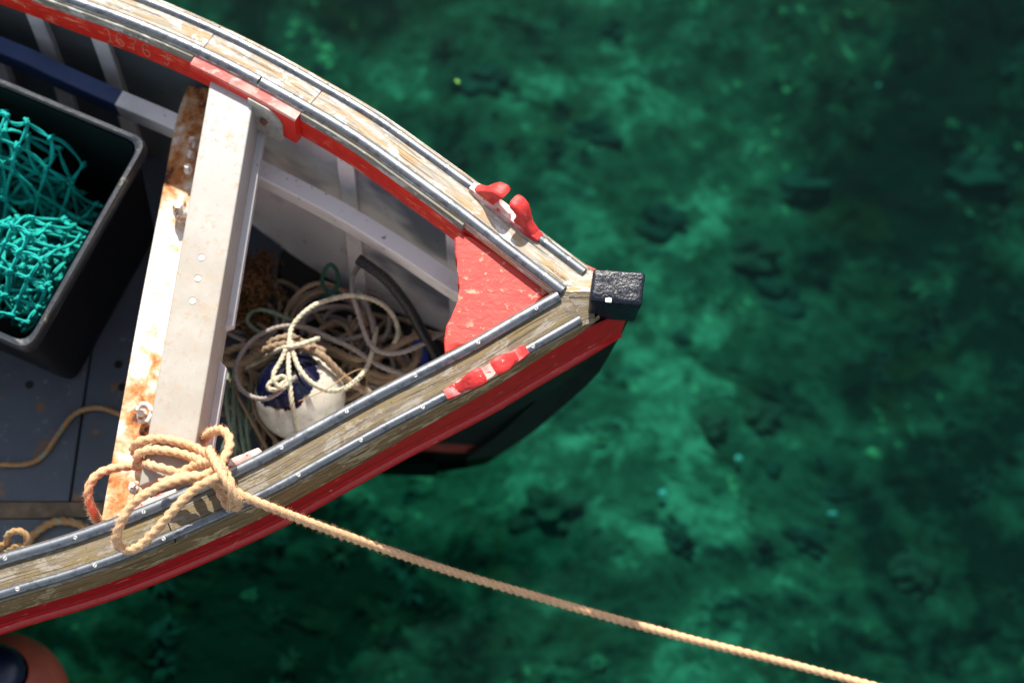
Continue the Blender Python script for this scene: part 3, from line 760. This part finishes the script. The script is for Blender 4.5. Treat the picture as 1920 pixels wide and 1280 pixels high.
# rusty ridge between plate and beam (upright leaf of the angle iron)
bm = bmesh.new(); secs = []
for k in range(24):
    f = -.03+1.0*k/23; h = .022+.010*noise.noise(Vector((k*.5, 2, 0)))+(.10*max(0, .16-f)/.16)
    secs.append([along(f, 0, .017+.003*noise.noise(Vector((k, 0, 5))), ZP+h), along(f, 0, .004, ZP+h+.006), along(f, 0, .004, ZP-.01), along(f, 0, .022, ZP-.01)])
loft(bm, secs); fin('angle_iron', bm, M['rust'], plate, smooth=R(40))
for x, y, r, el in ((336, 392, .017, 1.5), (352, 316, .011, 1), (357, 290, .010, 1), (361, 265, .011, 1.2), (266, 778, .014, 1.1), (257, 858, .012, 1), (250, 912, .012, 1.1)):
    bm = bmesh.new(); c = U(x, y, ZP+.03); blob(bm, c-Vector((0, 0, .006)), r, 3, (.8, el, .9), .35, 40)
    hexbolt(bm, c+Vector((0, 0, r*.5)), (0, .2, 1), r*.55, r*.55)
    fin('bolt', bm, M['bolt'], plate, smooth=R(45))
bm = bmesh.new(); c = U(270, 775, ZP+.05); pth = [c+Vector((.014*math.cos(t), .018*math.sin(t), .002*t)) for t in [k*.3-1.2 for k in range(15)]]
tube(bm, smooth_path(pth, .003), .0055, 8); fin('hook', bm, M['bolt'], plate)

# rowlock fairleads: base and two horns bending towards each other
def fairlead(E, i0, i1, label, hmax, top_worn):
    L = i1-i0; mid = .47; root = []
    P = lambda f, a, b: E.at(int(round(i0+f*L)), a, b)
    A = .0575
    bm = bmesh.new()
    secs = [[P(f, A-wd, -.0), P(f, A-wd*.85, h), P(f, A+wd*.85, h), P(f, A+wd, 0)] for f, wd, h in [(0, .010, .008), (.08, .0125, .012), (.3, .014, .0135), (.5, .0135, .0105), (.75, .014, .0135), (.92, .0125, .012), (1, .010, .008)]]
    loft(bm, secs); bmesh.ops.subdivide_edges(bm, edges=bm.edges[:], cuts=2, use_grid_fill=True); roughen(bm, .0012, 60)
    base = fin('fairlead_base', bm, M['red_worn'], boat, smooth=R(50)); base['label'] = label
    dirn = (P(1, 0, 0)-P(0, 0, 0)).normalized()
    Lm = L*DS
    half = [(0, .004), (.012, .012), (.022, .020), (.033, .036), (.042, .0475), (.052, .052), (.058, .053), (.065, .0500), (.064, .0455), (.056, .041), (.0505, .034), (.0485, .026), (.0495, .014), (.054, .004)]
    for sg, f0 in ((1, 0.0), (-1, 1.0)):
        k0 = Lm/.142; i_ = int(i0+(.2 if sg > 0 else .8)*L); n_, u_ = E.n[i_], E.u[i_]; org = P(f0, A, 0)
        cx = sum(h[0] for h in half)/len(half); cu = sum(h[1] for h in half)/len(half); secs = []
        for lay, shr in ((-1, .80), (-.9, .93), (-.5, 1), (.5, 1), (.9, .93), (1, .80)):
            ring = []
            for s_, u in half:
                sc2, uc = cx+(s_-cx)*shr, cu+(u-cu)*shr if u > .01 else u
                wd = .0135-.0045*math.sin(min(1, u/.036)*math.pi)+.003*max(0, (u-.036)/.016)
                ring.append(org+dirn*sg*sc2*k0+u_*uc*hmax+n_*(lay*wd+.004*(u/.05)))
            secs.append(ring)
        bm = bmesh.new(); loft(bm, secs); bmesh.ops.subdivide_edges(bm, edges=[e for e in bm.edges if e.calc_length() > .008], cuts=1, use_grid_fill=True); roughen(bm, .0012, 70)
        fin('horn', bm, M['horn'], base, smooth=R(60))
fairlead(UE, ua, ub, 'red painted fairlead on the upper gunwale, worn pale on top', 1.15, True)
fairlead(LE, la, lb, 'red painted fairlead on the lower gunwale with chipped base', .72, False)
# small red blocks on the lower inwale near the knot
for pts in ([(424, 862), (484, 838), (492, 846), (432, 884)], [(215, 965), (300, 925), (330, 915), (330, 925), (235, 972)]):
    bm = bmesh.new(); t_ = [U(x, y, .752) for x, y in pts]; prism(bm, t_, [p-Vector((0, 0, .05)) for p in t_]); bevel(bm, .003, 2)
    fin('cleat_block', bm, M['red_worn'], boat, smooth=R(40))
# corrugated hose
hp = smooth_path([U(672, 486, .50), U(700, 505, .50), U(730, 530, .49), U(765, 575, .46), U(790, 620, .42), U(815, 665, .36), U(830, 700, .3)], .0016)
bm = bmesh.new(); tube(bm, hp, lambda t: .0115, 14, lambda ph, s_: 1+.09*math.sin(s_*2*math.pi/.0065))
tag(fin('hose', bm, M['hose'], boat if False else None), 'black corrugated hose running down under the white stringer in the bow', 'hose')

# ------------------------------------------------------------------ crate with net
crate = empty('fish_crate', U(0, 560, ZF))
tag(crate, 'black plastic fish crate with scuffed rim, full of teal netting', 'crate')
ZR = .62
A_, B_ = U(272, 266, ZR), U(52, 652, ZR)
side = (B_-A_); wl = side.length; sd = side.normalized(); ld = Vector((sd.y, -sd.x, 0))
if ld.x > 0: ld = -ld
LEN = .70
def crate_ring(z, ins, rad=.03, dx=0.):
    cs = [A_+sd*ins+ld*ins, B_-sd*ins+ld*ins, B_-sd*ins+ld*(LEN-ins), A_+sd*ins+ld*(LEN-ins)]
    out = []
    for k in range(4):
        p, pr, nx = cs[k], cs[k-1], cs[(k+1) % 4]
        a, b = p+(pr-p).normalized()*rad, p+(nx-p).normalized()*rad
        for t in (0, .25, .5, .75, 1):
            q_ = a*(1-t)**2+p*2*t*(1-t)+b*t*t; out.append(Vector((q_.x, q_.y, z)))
    return out
bm = bmesh.new()
loft(bm, [crate_ring(ZF+.006, .05), crate_ring(ZF+.02, .042), crate_ring(ZR-.05, .010), crate_ring(ZR-.002, .006)], cap=False)
loft(bm, [crate_ring(ZR-.002, .011), crate_ring(ZF+.03, .05)], cap=False)
bm.faces.new([bm.verts.new(p) for p in crate_ring(ZF+.007, .05)]); bm.faces.new([bm.verts.new(p) for p in crate_ring(ZF+.03, .05)])
fin('crate_body', bm, M['crate'], crate, smooth=R(40))
bm = bmesh.new(); rp = [(-.006, -.030), (-.007, -.002), (-.004, .003), (.004, .003), (.008, -.001), (.009, -.030)]
rr_ = [crate_ring(ZR+b, a) for a, b in rp]; n_ = len(rr_[0])
secs = [[rr_[k][i % n_] for k in range(6)] for i in range(n_+1)]
loft(bm, secs, cap=False); fin('crate_rim', bm, M['rim'], crate, smooth=R(40))

net = empty('fishing_net', U(60, 480, ZF+.03)); tag(net, 'heap of knotted teal fishing net piled in the black crate', 'net')
bm = bmesh.new(); rnd = random.Random(5)
def inside(p):
    q_ = p-A_; s_ = q_.dot(sd); l_ = q_.dot(ld); return .03 < s_ < wl-.03 and .03 < l_ < LEN-.03
H1, H2 = U(52, 485, .56), U(-15, 205, .60)
H1b = U(20, 590, .56)
def heap(p):
    h = .40
    d = ((p.x-H1.x)/.165)**2+((p.y-H1.y)/.150)**2; h = max(h, .28+.345*math.sqrt(max(0, 1-d*.92)) if d < 1.08 else 0)
    d = ((p.x-H1b.x)/.14)**2+((p.y-H1b.y)/.10)**2; h = max(h, .28+.28*math.sqrt(max(0, 1-d*.92)) if d < 1.08 else 0)
    d = ((p.x-H2.x)/.21)**2+((p.y-H2.y)/.16)**2; h = max(h, .30+.33*math.sqrt(max(0, 1-d*.92)) if d < 1.08 else 0)
    return h
def strand(a, b, r, seed):
    mid = (a+b)/2; d = b-a; L = d.length
    off = Vector([noise.noise(Vector((seed*1.3, k*7.1, 0))) for k in range(3)])*L*.35
    p = smooth_path([a, a.lerp(b, .3)+off*.8, a.lerp(b, .7)+off*.9, b], L/7)
    for sgn in (-1, 1):
        sd_ = d.cross(Vector((0, 0, 1)))
        if sd_.length < 1e-6: sd_ = Vector((1, 0, 0))
        sd_ = sd_.normalized()*r*.62*sgn
        m = len(p)-1
        q_ = [v+(sd_*math.cos(3.2*i/m+seed)+Vector((0, 0, 1))*r*.6*sgn*math.sin(3.2*i/m+seed)) for i, v in enumerate(p)]
        tube(bm, q_, lambda t: r*(.62+.28*math.sin(math.pi*t)), 6)
MS = .046
for layer in range(7):
    rot = Matrix.Rotation(rnd.uniform(0, 3), 3, 'Z'); off = Vector((rnd.uniform(-.05, .05), rnd.uniform(-.05, .05), 0)); nodes = {}
    for i in range(-15, 16):
        for j in range(-15, 16):
            g = rot@Vector(((i+.5*(j % 2))*MS*1.15, j*MS*.72, 0))
            p = (H1+H2)/2+g+off; p.z = 0
            wv_ = Vector([noise.noise(Vector((p.x*14, p.y*14, layer*9+k*3.3))) for k in range(3)])
            p = p+Vector((wv_.x, wv_.y, 0))*(.018 if layer < 2 else .034)
            if not inside(p) or p.x < -1.55: continue
            p.z = heap(p)-layer*.05+wv_.z*.03
            if p.z < ZF+.05: continue
            q_ = p-A_; mg = .035+.12*(ZR-p.z); s_, l_ = q_.dot(sd), q_.dot(ld)
            if not (mg < s_ < wl-mg and mg < l_ < LEN-mg): continue
            nodes[(i, j)] = p
    for (i, j), p in nodes.items():
        blob(bm, p, .0070, 1, (1.15, .95, .9), .4, 60+i+j)
        for t in range(2):
            a_ = rnd.uniform(0, 6.28); d_ = Vector((math.cos(a_), math.sin(a_), .4))*.008
            tube(bm, smooth_path([p-d_, p+Vector((0, 0, .007)), p+d_], .004), .0036, 6)
        for nb in ((i+(j % 2)-1, j+1), (i+(j % 2), j+1)):
            if nb in nodes and (nodes[nb]-p).length < .115: strand(p, nodes[nb], .0032, i*13+j*7+nb[0]*3+layer)
fin('net_mesh', bm, M['net'], net)

# ------------------------------------------------------------------ ropes
def rope_thing(label, mat, paths, r, fuzz=0, cat='rope', group=None, name='rope', seed=1):
    bm = bmesh.new()
    for k, pts in enumerate(paths): rope(bm, [U(*p) for p in pts], r, fuzz, seed=seed+k)
    return tag(fin(name, bm, mat), label, cat, group)
# mooring line knotted round the beam end
g = .792
moor = [
 [(300, 905, .80), (345, 893, .815), (385, 893, .825), (415, 905, .83), (440, 921, .822), (470, 936, .806), (520, 956, .775), (600, 987, .70), (700, 1022, .60), (850, 1072, .47), (1000, 1116, .37), (1140, 1156, .285), (1300, 1199, .22), (1450, 1236, .19), (1600, 1275, .19), (1800, 1330, .23), (2100, 1420, .35)],
 [(262, 856, .70), (250, 842, .735), (262, 827, .755), (300, 822, .752), (340, 829, .752), (375, 843, .754), (400, 858, .79), (418, 878, .81), (430, 900, .83), (436, 925, .82), (432, 944, .80), (426, 946, .785), (414, 925, .79), (404, 900, .80)],
 [(262, 862, .72), (258, 852, .748), (280, 843, .752), (315, 845, .752), (350, 853, .754), (378, 864, .775), (402, 880, .80), (425, 905, .82), (442, 932, .822), (447, 945, .80), (440, 950, .785), (425, 930, .79)],
 [(372, 832, .62), (384, 821, .70), (398, 809, .76), (415, 806, .79), (428, 817, .80), (430, 838, .808), (418, 862, .82), (402, 880, .828), (380, 892, .828), (350, 896, .832), (310, 907, .84), (275, 925, .842), (247, 946, .84), (230, 972, .835), (219, 1003, .818), (222, 1022, .80), (238, 1030, .797), (262, 1023, .802), (292, 994, .818), (320, 962, .832), (345, 935, .84), (372, 912, .845), (400, 898, .85), (418, 888, .84), (410, 868, .83), (390, 866, .80), (366, 872, .765), (345, 883, .755), (330, 892, .754)],
 [(184, 978, .60), (174, 957, .67), (165, 930, .70), (170, 905, .71), (188, 886, .71), (225, 875, .70), (265, 873, .70), (272, 868, .735), (290, 874, .757), (320, 882, .757), (345, 890, .76), (375, 900, .80), (400, 905, .81), (415, 900, .82)],
 [(392, 842, .80), (402, 862, .835), (414, 885, .85), (428, 908, .85), (440, 930, .835), (450, 940, .815)],
]
mr = rope_thing('thick tan mooring rope knotted round the beam end and stretching over the water', M['rope_tan'], moor, .0093, 3400, name='mooring_rope', seed=3)
# rope lying on the floor
rope_thing('thin old orange rope curving across the blue floor boards', M['rope_floor'], [[(-200, 830, .2), (-60, 868, .2), (0, 870, .2), (50, 869, .2), (82, 852, .2), (110, 812, .2), (140, 776, .2), (180, 764, .2), (222, 775, .2), (270, 800, .2), (320, 850, .2)]], .0062, 600, seed=31)
rope_thing('orange brown rope bent on the floor by the lower gunwale', M['rope_floor'], [[(20, 1075, .2), (55, 1012, .2), (78, 990, .2), (105, 977, .2), (140, 979, .2), (170, 992, .2), (240, 1010, .2)]], .0095, 800, seed=37)
rope_thing('looped rope end with green flecks at the lower left, by the gunwale', M['rope_floor'], [[(-60, 1035, .40), (8, 1020, .42), (14, 1003, .44), (28, 995, .45), (44, 998, .45), (52, 1012, .44), (46, 1024, .43), (30, 1022, .43), (18, 1030, .42), (-10, 1040, .38)]], .0075, 800, seed=41)

# bow locker ropes
rope_thing('pale grey rope looping high over the buoy, nearly white where sunlit', M['rope_cream'], [
 [(566, 838, .42), (556, 800, .46), (548, 760, .51), (543, 715, .525), (541, 680, .52), (543, 640, .51), (547, 615, .50), (563, 593, .50), (590, 572, .49), (625, 560, .47), (660, 554, .46), (700, 562, .45), (728, 580, .43), (743, 604, .41), (745, 630, .38), (730, 655, .35), (705, 670, .33)],
 [(706, 615, .37), (702, 640, .39), (696, 668, .41), (686, 692, .42), (668, 713, .45), (642, 730, .48), (615, 732, .505), (585, 718, .52), (562, 692, .525), (550, 662, .52), (546, 640, .515)]], .0058, 300, seed=51)
rope_thing('grey rope forming the wide loop left of the buoy', M['rope_grey'], [
 [(600, 622, .33), (570, 613, .40), (540, 611, .44), (510, 617, .45), (475, 636, .45), (452, 664, .45), (442, 695, .46), (449, 724, .47), (470, 742, .49), (498, 747, .51), (524, 734, .525), (543, 716, .525), (556, 705, .525)]], .0054, 200, seed=53)
rope_thing('grey rope falling from the stringer and swinging right to the breasthook', M['rope_grey'], [
 [(672, 500, .40), (662, 517, .44), (660, 540, .45), (666, 568, .45), (675, 597, .44), (682, 618, .43), (694, 645, .42), (715, 660, .41), (750, 661, .40), (790, 646, .40), (822, 628, .39), (850, 620, .36)],
 [(672, 545, .36), (685, 565, .37), (697, 600, .38), (700, 622, .385)]], .0060, 200, seed=55)
rope_thing('long grey rope crossing behind the buoy to the lower gunwale', M['rope_grey'], [
 [(560, 610, .35), (590, 620, .37), (620, 634, .38), (660, 652, .38), (690, 672, .38), (720, 689, .38), (755, 702, .37), (800, 720, .35)]], .0062, 200, seed=57)
rope_thing('thick tan rope turns lying over the buoy top, left to right', M['rope_brown'], [
 [(410, 668, .36), (422, 660, .38), (450, 650, .39), (487, 647, .40), (520, 640, .41), (552, 637, .42)],
 [(410, 684, .36), (424, 681, .38), (450, 680, .40), (475, 670, .43), (505, 652, .47), (540, 645, .49), (575, 652, .49), (605, 668, .49), (627, 690, .47), (650, 712, .44), (690, 735, .40), (730, 750, .36)],
 [(455, 720, .36), (450, 700, .37), (456, 680, .38), (475, 664, .40), (500, 648, .43), (520, 636, .45), (548, 632, .46), (575, 645, .47), (610, 660, .46)]], .0088, 700, seed=59)
rope_thing('brown rope coils beside the breasthook, behind the buoy', M['rope_brown'], [
 [(580, 640, .33), (625, 655, .35), (665, 672, .36), (705, 668, .36), (735, 652, .36), (762, 637, .37), (795, 626, .37), (822, 629, .36), (840, 640, .33)],
 [(787, 655, .33), (783, 672, .34), (772, 688, .34), (752, 700, .34), (722, 706, .34), (695, 697, .34), (672, 700, .33)],
 [(600, 655, .31), (640, 668, .32), (680, 692, .33), (700, 712, .33), (735, 712, .33), (760, 690, .32), (745, 668, .31)]], .0088, 300, seed=61)
rope_thing('thin green rope loop low in the bow left of the pale loop', M['rope_green'], [
 [(555, 600, .34), (540, 598, .36), (515, 587, .37), (488, 580, .37), (470, 586, .37), (464, 602, .36), (477, 617, .34), (495, 625, .32)]], .0048, seed=63)
rope_thing('small dark green rope ring resting against the white rib', M['rope_dkgreen'], [
 [(640, 560, .34), (628, 548, .36), (612, 545, .37), (604, 528, .40), (608, 508, .44), (619, 496, .46), (630, 506, .44), (634, 525, .40), (629, 542, .37), (615, 552, .35), (600, 556, .32)]], .0048, seed=65)
rope_thing('short pale green rope tied on the buoy with its cut end showing', M['rope_cream'], [
 [(455, 690, .36), (485, 677, .40), (510, 662, .46), (532, 652, .51), (548, 650, .525), (570, 644, .52), (598, 634, .50)],
 [(536, 655, .52), (530, 670, .52), (522, 684, .525), (514, 698, .53), (512, 712, .53), (503, 722, .53), (507, 730, .53), (520, 728, .535), (530, 718, .535), (536, 710, .53), (526, 706, .54), (516, 716, .54), (528, 726, .535), (540, 718, .53)]], .0058, 900, seed=67)
rope_thing('brown rope arch in the shade at the head of the bow heap', M['rope_brown'], [
 [(530, 600, .28), (545, 568, .33), (565, 545, .36), (588, 533, .37), (612, 532, .36), (640, 545, .34), (670, 575, .32), (690, 610, .30)],
 [(540, 612, .27), (556, 575, .31), (585, 550, .34), (620, 545, .33)]], .0060, seed=69)
rnd = random.Random(21); bund = []
for k in range(15):
    x0 = 420+rnd.uniform(-5, 60); y0 = 690+rnd.uniform(-15, 40); x1 = 408+k*9+rnd.uniform(-10, 10); y1 = 850+rnd.uniform(-10, 40); z = rnd.uniform(.24, .32)
    bund.append([(x0, y0, z), ((x0+x1)/2+rnd.uniform(-22, 22), (y0+y1)/2+rnd.uniform(-10, 10), z+rnd.uniform(0, .05)), (x1, y1, z), (x1+rnd.uniform(-30, 40), y1+50, z-.04)])
rope_thing('dark green rope strands hanging in a bunch between beam and buoy', M['rope_green'], bund[:9], .0046, seed=71)
rope_thing('brown rope strands among the green ones between beam and buoy', M['rope_brown'], bund[9:], .0046, seed=73)
coil = []
for k in range(44):
    cx, cy_ = rnd.uniform(450, 770), rnd.uniform(560, 760)
    if cy_ < 560+ (cx-560)*.25: cy_ += 40
    ra, rb = rnd.uniform(35, 85), rnd.uniform(25, 55); ph = rnd.uniform(0, 6.28); z = rnd.uniform(.225, .31); tl = rnd.uniform(-.5, .5); pts = []
    for t in range(9):
        a_ = ph+t*.72; x_, y_ = ra*math.cos(a_), rb*math.sin(a_)
        pts.append((cx+x_*math.cos(tl)-y_*math.sin(tl), cy_+x_*math.sin(tl)+y_*math.cos(tl), z+.02*math.sin(a_*2+k)))
    coil.append(pts)
rope_thing('dark tangle of old rope coils filling the bottom of the bow', M['rope_grey'], coil[::2], .0058, seed=81, cat='rope heap', name='rope_heap')
rope_thing('brown tangle of old rope coils mixed into the bottom of the bow', M['rope_brown'], coil[1::2], .0062, seed=83, cat='rope heap', name='rope_heap')
# brown netting heap beside the beam
bm = bmesh.new()
for k in range(260):
    x, y = rnd.gauss(472, 24), rnd.gauss(545, 42)
    if x < 425 or y < 470: continue
    z = .24+.16*math.exp(-((x-465)/40)**2-((y-545)/60)**2)+rnd.uniform(-.03, .02)
    c = U(x, y, z); pts = [c+Vector([rnd.uniform(-.022, .022) for _ in range(3)]) for _ in range(4)]
    tube(bm, smooth_path(pts, .006), .0022, 5)
tag(fin('netting_heap', bm, M['brownnet']), 'heap of tangled brown netting in the shade beside the beam', 'netting')
bm = bmesh.new(); blob(bm, U(424, 612, .38), .016, 3, (1.3, .7, .7), .3); tag(fin('float', bm, M['orange']), 'small orange net float tucked behind the beam flange', 'float')
bm = bmesh.new(); a_ = [U(x, y, .215) for x, y in ((772, 622), (782, 616), (798, 640), (806, 690), (790, 720), (776, 690))]
prism(bm, a_, [p-Vector((0, 0, .012)) for p in a_]); bevel(bm, .003, 2); tag(fin('plastic_scrap', bm, M['bluecloth']), 'blue plastic scrap half buried under the bow ropes', 'plastic scrap')

bm = bmesh.new(); tube(bm, smooth_path([U(*p) for p in ((560, 752, .51), (590, 740, .52), (620, 725, .52), (650, 703, .49), (680, 692, .45), (688, 715, .42), (684, 735, .40))], .004), .0011, 5)
tag(fin('twine', bm, M['rope_floor']), 'thin frayed orange twine trailing over the buoy to the rope heap', 'twine')
# buoy in the bow
BC = U(563, 742, .405); BRD = .094
buoy = empty('mooring_buoy', BC-Vector((0, 0, BRD))); tag(buoy, 'shiny white and navy buoy lying among the ropes in the bow', 'buoy')
ax = Vector((-.30, .24, .92)).normalized()
s = N('white_navy_buoy'); o = s.tc.outputs['Object']
geo = s.n('NewGeometry'); vm = s.n('VectorMath', operation='SUBTRACT'); s.put(vm.inputs[0], geo.outputs['Position']); vm.inputs[1].default_value = tuple(BC)
dt = s.n('VectorMath', operation='DOT_PRODUCT'); s.put(dt.inputs[0], vm.outputs[0]); dt.inputs[1].default_value = tuple(ax/BRD)
nn = s.noise(geo.outputs['Position'], 24, 3); n2 = s.noise(geo.outputs['Position'], 120, 4, .7)
kk = s.math('ADD', dt.outputs['Value'], s.math('MULTIPLY', s.math('SUBTRACT', nn, .5), .35))
cw = s.mix(s.step(n2, .55, .68), (.58, .55, .47), (.42, .36, .26)); cn = s.mix(s.step(n2, .60, .72), (.002, .004, .022), (.05, .045, .05))
s.bsdf(s.mix(s.step(s.math('ADD', kk, s.math('MULTIPLY', n2, .10)), .69, .73), cw, cn), .16, coat=.25)
bm = bmesh.new(); d = bmesh.ops.create_uvsphere(bm, u_segments=48, v_segments=32, radius=BRD)
for v in d['verts']: v.co = BC+v.co
fin('buoy_body', bm, s.m, buoy)
bm = bmesh.new(); e0 = BC+ax*BRD*.97; sdv = ax.cross(Vector((0, 0, 1))).normalized()
tube(bm, smooth_path([e0-sdv*.02, e0-sdv*.016+ax*.018, e0+ax*.026, e0+sdv*.016+ax*.018, e0+sdv*.02], .004), .008, 10); fin('buoy_eye', bm, M['navy'], buoy)

# fender afloat beside the boat, lower left
FC = U(-4, 1318, -.27); FR = .167
fender = empty('fender', FC-Vector((0, 0, FR))); tag(fender, 'salmon pink ball fender with navy end afloat beside the boat', 'fender')
fx = Vector((.22, .36, .90)).normalized(); q = fx.to_track_quat('Z', 'Y')
def lathe(bm, prof, n=48, ribs=0, mi=0):
    secs = []
    for k in range(n+1):
        a_ = 2*math.pi*k/n; secs.append([FC+q@Vector((r_*(1-(.05*ribs*(k % 2))) *math.cos(a_), r_*(1-(.05*ribs*(k % 2)))*math.sin(a_), z_)) for r_, z_ in prof])
    loft(bm, secs, cap=False, closed=False)
bm = bmesh.new(); lathe(bm, [(FR*math.sin(t), -FR*math.cos(t)) for t in [math.pi*k/20*.86+.001 for k in range(21)]]); fin('fender_body', bm, M['fender'], fender)
bm = bmesh.new(); lathe(bm, [(.066, FR*.88), (.066, FR*.95), (.062, FR*1.06), (.048, FR*1.16), (.030, FR*1.24), (.001, FR*1.27)], 32, 1); fin('fender_end', bm, M['navy'], fender)
print('objects', len(bpy.data.objects), 'verts', sum(len(m.vertices) for m in bpy.data.meshes))
